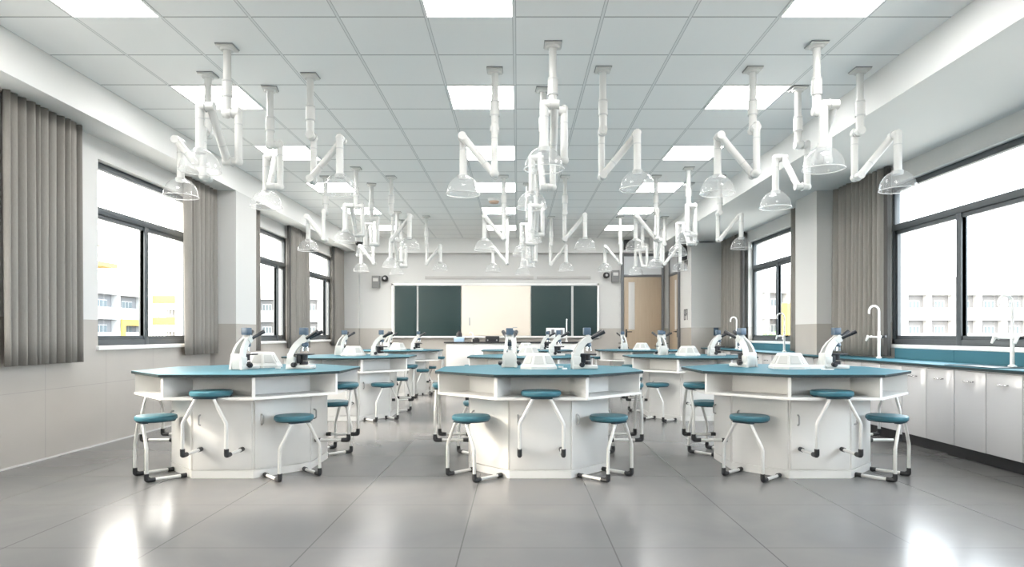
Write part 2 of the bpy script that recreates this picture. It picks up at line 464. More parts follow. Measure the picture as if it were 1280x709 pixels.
SPOTS = [(-90, 1, 'hung in the shelf facing away from the chalkboard'), (180, 1, 'hung in the shelf facing the tiled wall'),
         (0, 1, 'hung in the shelf facing the sink wall'),
         (-135, 0, 'on floor at viewer-end tiled-wall corner'), (-45, 0, 'on floor at viewer-end sink corner'),
         (135, 0, 'on floor at board-end tiled-wall corner'), (45, 0, 'on floor at board-end sink corner')]
for c in 'LMR':
    for r in range(3):
        for a, hung, txt in SPOTS:
            aa = math.radians(a)
            jr = 0 if hung else random.uniform(-.05, .05)
            o = place(stool, (CX[c]+RL*math.cos(aa), CY[r]+RL*math.sin(aa), HANG if hung else 0), aa+PI/2+jr)
            tag(o, 'teal stool %s, %s %s table' % (txt, RN[r], CN[c]), 'stool', 'round lab stools')

# ------------------------------------------------------------------ microscopes: local +X is the eyepiece side
scope = empty('microscope')
MB().box(-.095, .10, -.068, .068, 0, .03, .008).box(-.095, -.035, -.06, .06, .025, .10, .008).build('base', 'scope_white', scope)
ar = MB()
prof_o = [(-.102, .0), (-.099, .06), (-.090, .115), (-.072, .165), (-.045, .207), (-.010, .24), (.024, .268)]
prof_i = [(-.046, .0), (-.046, .06), (-.044, .105), (-.028, .145), (-.006, .175), (.016, .20), (.035, .215)]
for s_ in (-1, 1):
    L0 = []
    for (xo, zo), (xi, zi), k in zip(prof_o, prof_i, range(7)):
        yw = .064 - .006*k
        y0, y1 = s_*yw, s_*(yw-.022)
        L0.append([(xo, y0, zo), (xi, y0, zi), (xi, y1, zi), (xo, y1, zo)])
    ar.loft(L0)
ar.box(-.098, -.075, -.05, .05, .02, .125, .004)
ar.build('arm', 'scope_white', scope)
hd = MB(); hd.loft([[(.0, -.036, .232), (.03, -.036, .205), (.062, -.03, .222), (.062, -.03, .26), (.03, -.036, .274), (.012, -.036, .262)],
                    [(.0, .036, .232), (.03, .036, .205), (.062, .03, .222), (.062, .03, .26), (.03, .036, .274), (.012, .036, .262)]])
hd.build('head', 'scope_white', scope)
MB().box(-.006, .05, -.03, .03, .272, .330, .005).build('camera_head', 'scope_blue', scope)
for s_ in (-1, 1):
    d = Vector((.055, s_*.024, .245)); e = Vector((.155, s_*.058, .300))
    q = d.lerp(e, .62)
    MB().cyl(d, q, .0135).cyl(q, e, .0165, .0165).build('eyepiece', 'scope_black', scope)
MB().lathe([(.022, .176), (.028, .186), (.026, .205), (.020, .212)], (.032, 0, 0), 20).build('nosepiece', 'scope_blue', scope)
for k in range(3):
    a = 2*PI*k/3
    p = Vector((.032+.014*math.cos(a), .014*math.sin(a), .182)); q = Vector((.032+.022*math.cos(a), .022*math.sin(a), .142))
    MB().cyl(p, q, .009, .007, 12).build('objective', 'chrome', scope)
MB().box(-.036, .092, -.055, .055, .111, .123, .003).box(-.03, .01, -.02, .02, .045, .112, .003).build('stage', 'scope_black', scope)
MB().cyl((.03, 0, .11), (.03, 0, .068), .022).cyl((.03, 0, .06), (.03, 0, .034), .027).build('condenser', 'scope_black', scope)
for s_ in (-1, 1):
    MB().cyl((-.03, s_*.058, .034), (-.03, s_*.088, .034), .020).cyl((-.03, s_*.086, .034), (-.03, s_*.096, .034), .013).build('focus_knob', 'scope_black', scope)
freeze(scope)

hub = empty('socket_hub')
def octr(R, z): return [(R*math.cos(PI/8+k*PI/4), R*math.sin(PI/8+k*PI/4), z) for k in range(8)]
MB().loft([octr(.158, 0), octr(.158, .018), octr(.148, .028), octr(.094, .118), octr(.086, .126)]).build('body', 'scope_white', hub, smooth=False)
for k in range(8):
    a = k*PI/4; Rm = Matrix.Rotation(a, 3, 'Z')
    p0 = Vector((.148*math.cos(PI/8), 0, .028)); p1 = Vector((.094*math.cos(PI/8), 0, .118))
    u = (p1-p0); n = Vector((u.z, 0, -u.x)).normalized()
    def P(t, y): return p0 + u*t + Vector((0, y, 0))
    q = [P(.16, -.040), P(.16, .040), P(.84, .028), P(.84, -.028)]
    MB().loft([[Rm @ (v + n*.0005) for v in q], [Rm @ (v*1 + n*.004) for v in q]]).build('socket_panel', 'hub_panel', hub, smooth=False)
freeze(hub)
HN = ['front-row', 'second-row', 'chalkboard-row']
# (dx, dy, heading in degrees) per column for: rear-view scope, side-view scope, hub
LAY = {'L': ((-.03, -.09, 72), (.40, -.03, -4), (.0, .20)),
       'M': ((-.232, .27, 90), (.372, -.02, 4), (.005, .0)),
       'R': ((-.265, .30, 118), (.368, .02, 2), (-.0, .0))}
LAY2 = {'L': ((-.19, .30, 62), (.36, 0, -4), (.02, .0)), 'M': ((-.232, .27, 90), (.34, 0, 4), (-.02, 0)), 'R': ((-.28, .30, 100), (.37, 0, 2), (0, 0))}
for c in 'LMR':
    for r in range(3):
        (ax, ay, ah), (bx, by, bh), (hx, hy) = (LAY if r == 0 else LAY2)[c]
        tn = '%s %s table' % (RN[r], CN[c])
        o = place(scope, (CX[c]+ax, CY[r]+ay, ZTOP), math.radians(ah))
        tag(o, 'white microscope seen from its back, eyepieces toward the chalkboard, on %s' % tn, 'microscope', 'white microscopes')
        o = place(scope, (CX[c]+bx, CY[r]+by, ZTOP), math.radians(bh))
        tag(o, 'white microscope in profile, eyepieces toward the sink wall, on %s' % tn, 'microscope', 'white microscopes')
        o = place(hub, (CX[c]+hx, CY[r]+hy, ZTOP), 0)
        tag(o, 'white octagonal socket hub at the centre of the %s' % tn, 'socket hub', 'socket hubs on the tables')

# petri dishes and slide trays lying on the front tables
def petri(x, y, lab, r=.022):
    o = MB().lathe([(r, 0), (r, .012), (r*.92, .012), (r*.9, .003)], (0, 0, 0), 18).build('petri_dish', 'alu', None, (x, y, ZTOP))
    tag(o, lab, 'petri dish', 'white petri dishes')
petri(.36, 5.40, 'small white petri dish behind the hub on front-row middle table')
petri(.37, 5.12, 'small white petri dish beside the hub on front-row middle table, closer to the shelf edge')
petri(-1.93, 5.22, 'small white petri dish by the hub on the front-row tiled-wall-side table')
tray = MB().box(-.07, .07, -.05, .05, 0, .004).box(-.07, -.066, -.05, .05, .004, .03).box(.066, .07, -.05, .05, .004, .03).box(-.07, .07, -.05, -.046, .004, .03).box(-.07, .07, .046, .05, .004, .03)
o = tray.build('slide_tray', 'alu', None, (2.395, 5.24, ZTOP), 0, False); tag(o, 'small white open slide tray beside the hub on front-row sink-side table', 'tray')
o = MB().box(-.045, .045, -.02, .02, 0, .006, .002).build('slide_holder', 'alu', None, (2.42, 5.06, ZTOP), .2); tag(o, 'flat pale slide holder lying in front of the tray on sink-side table', 'slide holder')

# ------------------------------------------------------------------ extraction arms
def make_arm(sg):
    a = empty('extraction_arm')
    pl = MB().box(-.066, .066, -.066, .066, -.007, 0, .001).build('ceiling_plate', 'plate', a)
    MB().box(-.062, .062, -.062, .062, -.02, -.0075, .003).build('plate_cover', 'pvc', pl)
    zj, zl, zt, zd = -.50, -.865, -.545, -.845          # joint, lower elbow, upper elbow, hood neck
    yl, yd = .0, .265
    off1, off2 = -.085*sg, .075*sg
    MB().lathe([(.045, -.035), (.052, -.02)], n=20).cyl((0, 0, -.02), (0, 0, -.26), .028, n=18).lathe([(.030, -.275), (.038, -.255)], n=18, cap1=True).cyl((0, 0, -.27), (0, 0, -.375), .038, n=18) \
        .tube([(0, 0, -.37), (0, 0, zj-.01)], [.031, .031], 18).ball((0, 0, zj-.01), .032).build('column', 'pvc', a)
    MB().cyl((0, 0, -.372), (0, 0, -.382), .0395, n=18).build('collar', 'pvc_ring', a)
    MB().cyl((0, 0, -.262), (0, 0, -.268), .0392, n=18).build('collar', 'pvc_ring', a)
    j = MB().cyl((off1*1.12, 0, zj), (-.03*(1 if off1 > 0 else -1), 0, zj), .034, n=18).build('swivel_joint', 'pvc', a)
    MB().cyl((off1*.42, 0, zj), (off1*.47, 0, zj), .040, n=18).build('joint_ring', 'pvc_ring', j)
    MB().tube([(off1, yl, zj+.02), (off1, yl, zl)], .027, 16).ball((off1, yl, zj+.02), .0275).ball((off1, yl, zl), .034).build('lower_pipe', 'pvc', a)
    MB().cyl((off1, yl, zj-.085), (off1, yl, zj-.093), .0285, n=16).build('collar', 'pvc_ring', a)
    j = MB().cyl((off1*1.15, yl, zl), (-.028*(1 if off1 > 0 else -1), yl, zl), .031, n=18).build('swivel_joint', 'pvc', a)
    MB().cyl((off1*.42, yl, zl), (off1*.47, yl, zl), .038, n=18).build('joint_ring', 'pvc_ring', j)
    MB().cyl((0, yl, zl), (0, yd, zt), .028, n=16).ball((0, yl, zl), .0305).ball((0, yd, zt), .0305).build('diagonal_pipe', 'pvc', a)
    p = Vector((0, yl, zl)).lerp(Vector((0, yd, zt)), .30); dd = Vector((0, yd-yl, zt-zl)).normalized()
    MB().cyl(p, p+dd*.008, .0295, n=16).build('collar', 'pvc_ring', a)
    j = MB().cyl((off2*1.15, yd, zt), (-.03*(1 if off2 > 0 else -1), yd, zt), .033, n=18).build('swivel_joint', 'pvc', a)
    MB().cyl((off2*.42, yd, zt), (off2*.47, yd, zt), .039, n=18).build('joint_ring', 'pvc_ring', j)
    MB().tube([(off2, yd, zt), (off2, yd, zd-.01)], .030, 16).ball((off2, yd, zt), .0325).build('drop_pipe', 'pvc', a)
    MB().cyl((off2, yd, zt-.085), (off2, yd, zt-.093), .0315, n=16).build('collar', 'pvc_ring', a)
    h = MB(); R = .135; pr = []
    for k in range(0, 9):
        t = (PI/2)*k/8
        pr.append((max(.034, R*math.sin(t)), zd - R*1.06 + R*1.06*math.cos(t)))
    pr.append((R+.004, zd-R*1.06-.004)); pr.append((R+.004, zd-R*1.06-.014))
    pr = list(reversed(pr))
    h.lathe(pr, (off2, yd, 0), 32, cap0=False, cap1=False)
    hood = h.build('hood', 'hood', a)
    rm = MB(); n = 40
    rm.tube([(off2+(R+.004)*math.cos(2*PI*k/n), yd+(R+.004)*math.sin(2*PI*k/n), zd-R*1.06-.012) for k in range(n+1)], .0035, 6)
    rm.cyl((off2, yd, zd+.0), (off2, yd, zd-.03), .042, .038, 18)
    rm.build('hood_rim', 'rim', hood)
    freeze(a)
    return a
M['rim'] = clear('hood_rim_plastic', (.9, .9, .9), .55)
arm_a = make_arm(1); arm_b = make_arm(-1)
MT = {
 ('L', 0): [(-2.178, 4.86), (-2.57, 5.38), (-2.17, 5.68), (-1.727, 5.40)],
 ('M', 0): [(.262, 4.82), (-.185, 5.286), (.225, 5.70), (.694, 5.27)],
 ('R', 0): [(2.225, 4.82), (1.913, 5.27), (2.458, 5.68), (2.793, 5.286)],
 ('L', 1): [(-2.097, 8.41), (-2.63, 8.88), (-2.10, 9.31), (-1.73, 8.88)],
 ('M', 1): [(.24, 8.41), (-.188, 8.84), (.145, 9.30), (.647, 8.84)],
 ('R', 1): [(2.22, 8.41), (1.888, 8.84), (2.45, 9.26), (2.76, 8.84)],
 ('L', 2): [(-2.12, 11.42), (-2.62, 11.86), (-2.20, 12.27), (-1.67, 11.85)],
 ('M', 2): [(.24, 11.42), (-.19, 11.9), (.2, 12.3), (.617, 11.9)],
 ('R', 2): [(2.46, 11.48), (1.88, 11.9), (2.37, 12.3), (2.70, 11.9)]}
DIRS = ['away from the chalkboard', 'toward the tiled wall', 'toward the chalkboard', 'toward the sink wall']
BASE = [180, 90, 0, -90]
TW = {'L': 12, 'M': 4, 'R': 4}
for (c, r), pts in MT.items():
    for k, (x, y) in enumerate(pts):
        pr = arm_b if k == 2 else arm_a
        rz = math.radians(BASE[k] + (TW[c] if k == 2 else 0) + random.uniform(-3, 3)*(r > 0))
        o = place(pr, (x, y, CEIL), rz)
        tag(o, 'white extraction arm, clear hood pointing %s, over %s %s table' % (DIRS[k], RN[r], CN[c]), 'extraction arm', 'jointed extraction arms')

# ------------------------------------------------------------------ curtains
def curtain(xc, y0, y1, lab, lining=None, lam=.076, amp=.056, seed=0):
    rnd = random.Random(seed)
    n = int((y1-y0)/.005); nz = 10
    z0, z1 = .80, 2.893
    ph = 0; px = []; side = 1 if xc < 0 else -1
    fw = lam; fa = 1.0; fas = []
    for i in range(n+1):
        if i == 0 or ph >= nxt:                      # every fold has a width and depth of its own
            nxt = (int(ph/(2*PI)+1e-6)+1)*2*PI; fw = lam*rnd.uniform(.55, 1.5); fa2 = rnd.uniform(.55, 1.0)
        ph = min(ph + 2*PI*.005/fw, nxt + 1e-5); fa += (fa2-fa)*.2; fas.append(fa)
        px.append(ph)
    root = empty('curtain', (xc, (y0+y1)/2, z0)); bm = bmesh.new(); rows = []
    for j in range(nz+1):
        t = j/nz; row = []
        for i in range(n+1):
            y = y0 + (y1-y0)*i/n
            ph_ = (px[i] + .5*(1-t)*math.sin(i*.05+seed))/2
            x = side*amp*(1-.2*t)*(2*abs(math.sin(ph_))**.6 - 1)*fas[i] + .006*(1-t)*math.sin(i*.05)
            row.append(bm.verts.new((x, y-(y0+y1)/2, (z1-z0)*t)))
        rows.append(row)
    for a, b in zip(rows, rows[1:]):
        for i in range(n): bm.faces.new((a[i], a[i+1], b[i+1], b[i]))
    me = bpy.data.meshes.new('drape'); bm.to_mesh(me); bm.free(); me.materials.append(M['curtain'])
    for p in me.polygons: p.use_smooth = True
    o = bpy.data.objects.new('drape', me); COL.objects.link(o); o.parent = root
    md = o.modifiers.new('thick', 'SOLIDIFY'); md.thickness = .004
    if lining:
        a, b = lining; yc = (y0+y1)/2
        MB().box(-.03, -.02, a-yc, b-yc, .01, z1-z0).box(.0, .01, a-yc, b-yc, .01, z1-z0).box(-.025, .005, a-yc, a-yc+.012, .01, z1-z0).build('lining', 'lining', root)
    tag(root, lab, 'curtain')
XL, XR = -3.88, 4.08
curtain(XL, 4.88, 5.76, 'taupe pleated curtain hanging beside the first tiled-wall window, closest to the viewer', None, seed=1)
curtain(XL, 7.55, 8.31, 'taupe pleated curtain against the pier past the first tiled-wall window', None, seed=2, lam=.10, amp=.06)
curtain(XL, 8.99, 9.67, 'taupe curtain edge showing behind the tiled-wall pier', None, seed=3)
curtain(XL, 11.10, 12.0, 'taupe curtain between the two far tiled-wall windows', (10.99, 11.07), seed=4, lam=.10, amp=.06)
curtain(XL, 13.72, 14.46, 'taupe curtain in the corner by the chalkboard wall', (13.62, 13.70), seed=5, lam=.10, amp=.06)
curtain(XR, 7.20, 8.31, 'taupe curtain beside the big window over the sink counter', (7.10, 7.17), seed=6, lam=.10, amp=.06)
curtain(XR, 8.99, 9.62, 'taupe curtain edge showing behind the sink-wall pier', None, seed=7)
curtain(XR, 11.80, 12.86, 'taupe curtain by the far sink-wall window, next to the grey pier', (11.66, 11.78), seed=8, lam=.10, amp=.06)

# ------------------------------------------------------------------ counter along the sink wall
XF = 3.64
w = MB()
for (a, b, c, d) in ((XF, WR-.004, 1.5, 8.325), (XF, 3.84, 8.325, 8.975), (XF, WR-.004, 8.975, 12.88)):
    w.box(a, b, c, d, .755, .775, mi=1); w.box(a+.001, b, c, d, .775, .781, mi=0)
o = w.build('worktop', ['teal_top', 'dark_edge'], smooth=False)
tag(o, 'long teal worktop with dark edge running under the sink-wall windows', 'worktop')
cab = empty('base_cabinet')
MB().box(3.69, 4.13, .003, .737, .106, .752, mi=0).build('body', 'cab_white', cab, smooth=False)
MB().box(3.76, 4.12, .0, .74, 0, .104).build('toe_kick', 'kick', cab, smooth=False)
for k in (0, 1):
    y0 = .004+.37*k; y1 = y0+.362
    d = MB().box(3.670, 3.688, y0, y1, .110, .742, .003).build('door', 'cab_white', cab)
    ym = (y0+y1)/2
    MB().tube([(3.670, ym-.05, .66), (3.648, ym-.045, .66), (3.648, ym+.045, .66), (3.670, ym+.05, .66)], .006, 8, .015).build('handle', 'chrome', d)
freeze(cab)
ys = [2.12+.74*i for i in range(8)] + [9.0+.74*i for i in range(5)]
ORD = ['first', 'second', 'third', 'fourth', 'fifth', 'sixth', 'seventh', 'eighth']
for i, y in enumerate(ys):
    o = place(cab, (0, y, 0), 0)
    if i < 8: tag(o, 'glossy white two-door base cabinet under the worktop, %s one before the pier' % ORD[7-i], 'cabinet', 'base cabinets under the teal worktop')
    else: tag(o, 'glossy white two-door base cabinet under the worktop, %s one past the pier' % ORD[i-8], 'cabinet', 'base cabinets under the teal worktop')
o = MB().box(3.67, 3.69, 8.045, 8.995, .106, .752).box(3.75, 3.77, 8.045, 8.995, 0, .106, mi=1).build('filler_panel', ['cab_white', 'kick'], smooth=False)
tag(o, 'plain white filler panel in front of the sink-wall pier', 'panel')
for (a, b, lab) in ((1.6, 7.08, 'teal upstand behind the worktop under the big sink-wall window'), (9.70, 11.62, 'teal upstand behind the worktop under the far sink-wall window')):
    u = MB(); y = a
    while y < b-.01:
        e = min(y+1.13, b); u.box(4.118, 4.146, y+.003, e-.003, .782, .893, .001); y = e
    o = u.build('backsplash', 'teal_top', smooth=False); tag(o, lab, 'backsplash')

def tap(y, lab):
    t_ = empty('lab_tap', (3.97, y, .781))
    MB().lathe([(.03, 0), (.03, .012), (.016, .02), (.014, .3)], n=18).build('base', 'alu', t_)
    arc = [(0, 0, .28), (0, 0, .52)] + [(-.055+.055*math.cos(a), 0, .52+.055*math.sin(a)) for a in [PI*k/8 for k in range(1, 9)]] + [(-.11, 0, .49)]
    MB().tube(arc, .011, 10).build('spout', 'alu', t_)
    for s_ in (-1, 1):
        nz_ = MB().tube([(0, 0, .235), (-.03, s_*.10, .235), (-.05, s_*.12, .235)], .010, 10).tube([(-.05, s_*.12, .25), (-.075, s_*.125, .19)], [.017, .009], 12).build('side_nozzle', 'alu', t_)
        MB().tube([(-.03, s_*.11, .235), (-.005, s_*.145, .24)], .014, 10).build('valve_knob', 'black_rubber' if s_ < 0 else 'alu', nz_)
    tag(t_, lab, 'tap', 'white gooseneck lab taps')
tap(5.20, 'white gooseneck lab tap over the black sink, the closest on the sink counter')
tap(7.12, 'white gooseneck lab tap in front of the curtain beside the big window')
tap(9.65, 'white gooseneck lab tap just past the sink-wall pier')
tap(11.75, 'white gooseneck lab tap at the far window near the grey pier')
s_ = empty('sink', (3.79, 5.28, .7812))
MB().box(-.12, .12, -.27, .27, 0, .003, .001).build('basin', 'sink', s_)
rim = MB()
for a in ((-.13, .13, -.28, -.268), (-.13, .13, .268, .28), (-.13, -.118, -.268, .268), (.118, .13, -.268, .268)): rim.box(*a, 0, .006, .001)
rim.build('rim', 'dark_edge', s_)
tag(s_, 'black rectangular sink let into the teal worktop', 'sink')

# ------------------------------------------------------------------ chalkboard wall
D = YB - .002
def bx(px): return (px-647)*14.6/810
def bz(py): return HC + (418-py)*14.6/810
board = empty('chalkboard', (0, D, 0))
x0, x1, zb, zt = bx(489.5), bx(749), bz(423), bz(354.5)
f = MB(); T = .045
f.box(x0, x1, -.05, 0, zt-T, zt, .004); f.box(x0, x1, -.05, 0, zb, zb+T, .004); f.box(x0, x0+T, -.05, 0, zb, zt, .004); f.box(x1-T, x1, -.05, 0, zb, zt, .004)
f.box(x0+.02, x1-.02, -.012, -.002, zb+.02, zt-.02)
f.build('frame', 'alu', board)
for (a, b) in ((493.5, 520.5), (523, 576), (664, 714), (717, 746.5)):
    MB().box(bx(a), bx(b), -.045, -.014, bz(420), bz(357.5), .002).build('panel', 'chalk', board)
scr = MB().box(bx(577), bx(663), -.060, -.014, bz(419.5), bz(357.5), .003).build('whiteboard', 'glowing_board', board)
MB().box(bx(586), bx(588), -.075, -.06, bz(407), bz(397), .003).build('handle', 'grey_metal', scr)
MB().box(bx(641), bx(646.5), -.062, -.06, bz(410), bz(409)).build('mark', 'grey_metal', scr)
MB().box(x0, x1, -.11, -.05, zb, zb+.018, .003).box(x0, x1, -.11, -.102, zb, zb+.035, .002).build('chalk_tray', 'alu', board)
tag(board, 'wide dark green chalkboard with cream whiteboard in the middle', 'chalkboard')
for (a, b, lab) in ((531, 667, 'long grey slotted strip above the board, the longer one'), (671, 738.5, 'short grey strip above the board on the door side')):
    o = MB().box(bx(a), bx(b), -.018, 0, bz(349), bz(345), .003).box(bx(a)+.02, bx(b)-.02, -.021, -.018, bz(348.2), bz(345.8), .001).build('wall_mounted_strip', 'strip_grey', None, (0, D, 0))
    tag(o, lab, 'wall strip')
def wall_box(ax, bx_, ay, by_, lab):
    s_ = empty('wall_mounted_speaker', (0, D, 0))
    MB().box(bx(ax), bx(bx_), -.11, 0, bz(by_), bz(ay), .008).build('body', 'box_grey', s_)
    MB().box(bx(ax)+.03, bx(bx_)-.03, -.116, -.11, bz(ay+7), bz(ay+3), .002).build('badge', 'light_grey', s_)
    tag(s_, lab, 'speaker')
wall_box(465.3, 475, 345, 360, 'grey wall box with pale window between pier and chalkboard')
wall_box(764.3, 774, 338, 353, 'grey wall box with pale window beside the door frame')
def wall_cam(px, py, lab):
    s_ = empty('wall_mounted_camera', (bx(px), D, bz(py)))
    MB().tube([(0, 0, 0), (0, -.05, 0)], .03, 16).ball((0, -.09, 0), .073, n=20).build('housing', 'kick', s_)
    MB().tube([(0, -.158, 0), (0, -.168, 0)], .028, 18).build('lens', 'grey_metal', s_)
    tag(s_, lab, 'camera')
wall_cam(481.8, 348.5, 'round black wall camera next to the grey box by the tiled-wall corner')
wall_cam(757.5, 344.5, 'round black wall camera next to the grey box by the door')
o = MB().box(2.37, 2.60, -.12, 0, 2.93, 3.15, .01).box(2.39, 2.58, -.126, -.12, 2.95, 3.13, .004).build('hanging_speaker', 'kick', None, (0, 14.497, 0))
tag(o, 'black square speaker high on the bulkhead above the oak door', 'speaker')
o = MB().box(-.13, 0, -.11, .11, -.14, .14, .012).box(-.137, -.13, -.09, .09, -.12, .12, .004).build('wall_loudspeaker', 'kick', None, (3.454, 13.3, 2.71))
tag(o, 'black loudspeaker high on the pier edge beside the second door', 'speaker')
# dark characters on the narrow pier face (seen edge-on)
def glyph(y, z, strokes, lab):
    g = MB()
    for (a, b, c, d) in strokes: g.box(-.006, 0, a*.7, b*.7, c*.7, d*.7)
    o = g.build('wall_sign', 'ink', None, (3.455, y, z), smooth=False); tag(o, lab, 'sign')
glyph(13.30, 2.42, [(-.16, -.13, 0, .16), (-.20, -.09, .16, .19), (-.20, -.17, .06, .2), (.0, .03, -.08, .2), (.12, .15, -.08, .2), (.0, .15, .17, .2), (.0, .15, .06, .085), (-.02, .17, -.08, -.055)], 'upper dark lettering on the narrow pier face by the second door')
glyph(13.30, 1.42, [(-.18, -.15, -.12, .2), (-.18, -.02, .17, .2), (-.05, -.02, -.0, .2), (-.18, -.02, .04, .07), (.04, .07, -.12, .2), (.04, .2, .17, .2), (.17, .2, -.12, .2), (.04, .2, .02, .05), (.04, .2, -.12, -.09)], 'lower dark lettering on the narrow pier face by the second door')
o = MB().box(-.05, .05, -.012, 0, -.08, .08, .004).box(-.025, .025, -.016, -.012, -.03, .03, .002).build('wall_socket', 'scope_blue', None, (bx(895)*12.9/14.6, 12.898, 1.10))
tag(o, 'dark blue wall socket on the grey pier by the far curtain', 'socket')

# dome camera near the tiled-wall beam, smoke detector
dc = empty('dome_camera', (-3.45, 14.1, 3.05))
MB().lathe([(.075, .155), (.085, .10), (.095, .03), (.095, .0)], n=24).build('mount', 'alu', dc)
MB().lathe([(.0, -.085), (.04, -.08), (.072, -.05), (.085, 0)], n=24).build('dome', 'kick', dc)
tag(dc, 'dome security camera with black bubble at the end of the tiled-wall beam', 'camera')
sd = empty('smoke_detector', (-.375, 10.3, CEIL))
MB().lathe([(.07, -.055), (.095, -.035), (.10, -.012), (.10, 0)], n=28).build('body', 'alu', sd)
MB().lathe([(.02, -.085), (.07, -.075), (.082, -.045)], n=24).build('cover', 'peach', sd)
tag(sd, 'round smoke detector with peach cover on the ceiling', 'smoke detector')

# ------------------------------------------------------------------ demonstration desk
desk = empty('demonstration_desk', (-.05, 13.05, 0))
MB().box(-1.40, 1.40, -.32, .32, .868, .893, .004).build('top', 'kick', desk)
MB().box(-1.36, 1.36, -.27, .29, .06, .868).build('body', 'white_panel', desk, smooth=False)
MB().box(-1.34, 1.34, -.25, .27, 0, .06).build('plinth', 'light_grey', desk, smooth=False)
for k in range(5):
    a = -1.355+.542*k
    MB().box(a+.006, a+.536, -.285, -.27, .07, .862, .003).build('front_panel', 'white_panel', desk)
tag(desk, 'long white demonstration desk with black top before the chalkboard', 'desk')
ZD = .893
def dx(px): return (px-647)*12.95/810
o = empty('bottle_stand', (dx(574), 12.95, ZD))
MB().box(-.10, .10, -.06, .06, 0, .10, .006).build('box', 'light_blue', o)
MB().lathe([(.06, .10), (.055, .17), (.03, .20), (.03, .225)], n=20).build('bottle', 'kick', o)
tag(o, 'pale blue box carrying a black bottle at one end of the demonstration desk', 'bottle')
o = MB().box(-.07, .07, -.06, .06, 0, .06, .01).box(-.03, .05, -.04, .04, .06, .085, .008).build('projector_remote', 'kick', None, (dx(595), 12.95, ZD))
tag(o, 'small black device between the blue box and the black control unit', 'device')
o = empty('control_unit', (dx(615.5), 12.95, ZD))
MB().box(-.135, .135, -.09, .09, 0, .115, .008).build('body', 'kick', o)
for s_ in (-1, 1): MB().tube([(s_*.09, -.09, .035), (s_*.09, -.105, .035)], .014, 14).build('knob', 'grey_metal', o)
tag(o, 'black control unit with two grey knobs on the demonstration desk', 'control unit')
o = empty('small_tap', (dx(590), 13.20, ZD))
MB().tube([(0, 0, 0), (0, 0, .16), (-.05, 0, .2), (-.08, 0, .17)], .012, 10, .03).build('spout', 'alu', o)
MB().lathe([(.025, 0), (.022, .03)], n=16).build('base', 'alu', o)
tag(o, 'small white bent tap on the demonstration desk behind the black device', 'tap')
o = empty('desk_tap', (dx(708.5), 13.0, ZD))
MB().lathe([(.028, 0), (.022, .03)], n=16).build('base', 'alu', o)
MB().tube([(0, 0, .02), (0, 0, .43), (0, -.03, .455), (0, -.06, .43)], .013, 10, .02).build('spout', 'alu', o)
tag(o, 'tall thin white tap standing on the demonstration desk before the chalkboard', 'tap')
o = empty('display_stand', (dx(694.5), 13.05, ZD))
MB().box(-.185, .185, -.03, .03, .07, .28, .005).box(-.12, .12, -.06, .06, 0, .02, .004).box(-.03, .03, -.015, .015, .02, .08).build('panel', 'alu', o)
for (a, b, c, d) in ((-.16, -.10, .10, .22), (-.08, -.02, .14, .25), (.0, .07, .10, .19), (.09, .15, .12, .24)):
    MB().box(a, b, -.034, -.03, c, d, .001).build('picture', 'mid_dark', o)
tag(o, 'white display panel with dark pictures on the demonstration desk', 'display')

# ------------------------------------------------------------------ outside
g = MB().box(-160, 160, -60, 200, -4.3, -4.0).build('ground_outside', 'ext_ground', smooth=False); struct(g)
def facade(root, nb, pitch, floors, fh, z0, rec_h=1.8, sillh=.75, depth=1.0, yellow=(), top=1.6, thick=8):
    """front along local +X from 0, facing local -Y; recessed balconies with windows"""
    W = nb*pitch; H = floors*fh + top
    b = MB()
    b.box(0, W, depth-.005, depth+thick, z0, z0+H)
    for k in range(nb+1): b.box(k*pitch-.35, k*pitch+.35, .05, depth-.01, z0+.01, z0+H-.01)
    for k in range(floors): b.box(-.4, W+.4, 0, depth, z0+k*fh-(fh-rec_h-sillh), z0+k*fh+sillh)
    b.box(-.4, W+.4, 0, depth, z0+floors*fh-(fh-rec_h-sillh), z0+H)
    b.build('wall', 'ext_white', root, smooth=False)
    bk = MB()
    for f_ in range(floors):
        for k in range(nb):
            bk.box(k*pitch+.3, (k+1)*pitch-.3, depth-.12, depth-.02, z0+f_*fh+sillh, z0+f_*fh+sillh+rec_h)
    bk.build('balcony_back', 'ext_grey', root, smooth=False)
    for f_ in range(floors):
        for k in range(nb):
            x = k*pitch + pitch*.32; z = z0+f_*fh+sillh
            fr = MB()
            fr.box(x, x+pitch*.42, depth-.22, depth-.14, z-.2, z+1.05)
            wn = fr.build('window', 'ext_white', root, smooth=False)
            pn = MB()
            for q in range(3):
                w_ = pitch*.42/3; pn.box(x+q*w_+.08, x+(q+1)*w_-.08, depth-.26, depth-.22, z-.1, z+.95)
            pn.build('pane', 'ext_glass', wn, smooth=False)
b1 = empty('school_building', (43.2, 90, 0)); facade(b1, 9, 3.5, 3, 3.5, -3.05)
tag(b1, 'white school block with rows of recessed balconies outside the big sink-wall window', 'building')
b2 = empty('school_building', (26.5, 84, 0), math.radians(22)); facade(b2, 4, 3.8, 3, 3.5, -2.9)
MB().box(9.5, 11.2, -1.5, -.2, -2, 5.2).build('yellow_stair', 'ext_yellow', b2, smooth=False)
MB().box(4.6, 6.6, 1, 4, 8.8, 11.2).box(5.2, 5.5, 1.5, 1.8, 11.2, 13.5, mi=1).build('roof_cabin', ['ext_yellow', 'ext_white'], b2, smooth=False)
tag(b2, 'white block turned aside with orange roof cabin beyond the far sink-wall window', 'building')
b3 = empty('school_building', (-57, 75, 0), math.radians(90)); facade(b3, 4, 5.9, 3, 3.5, -2.9, top=.9)
MB().box(0, 13.2, 0.5, 9, 8.0, 16.5).box(11.2, 13.4, -1.1, .5, 13.0, 14.9).build('tower', 'ext_white', b3, smooth=False)
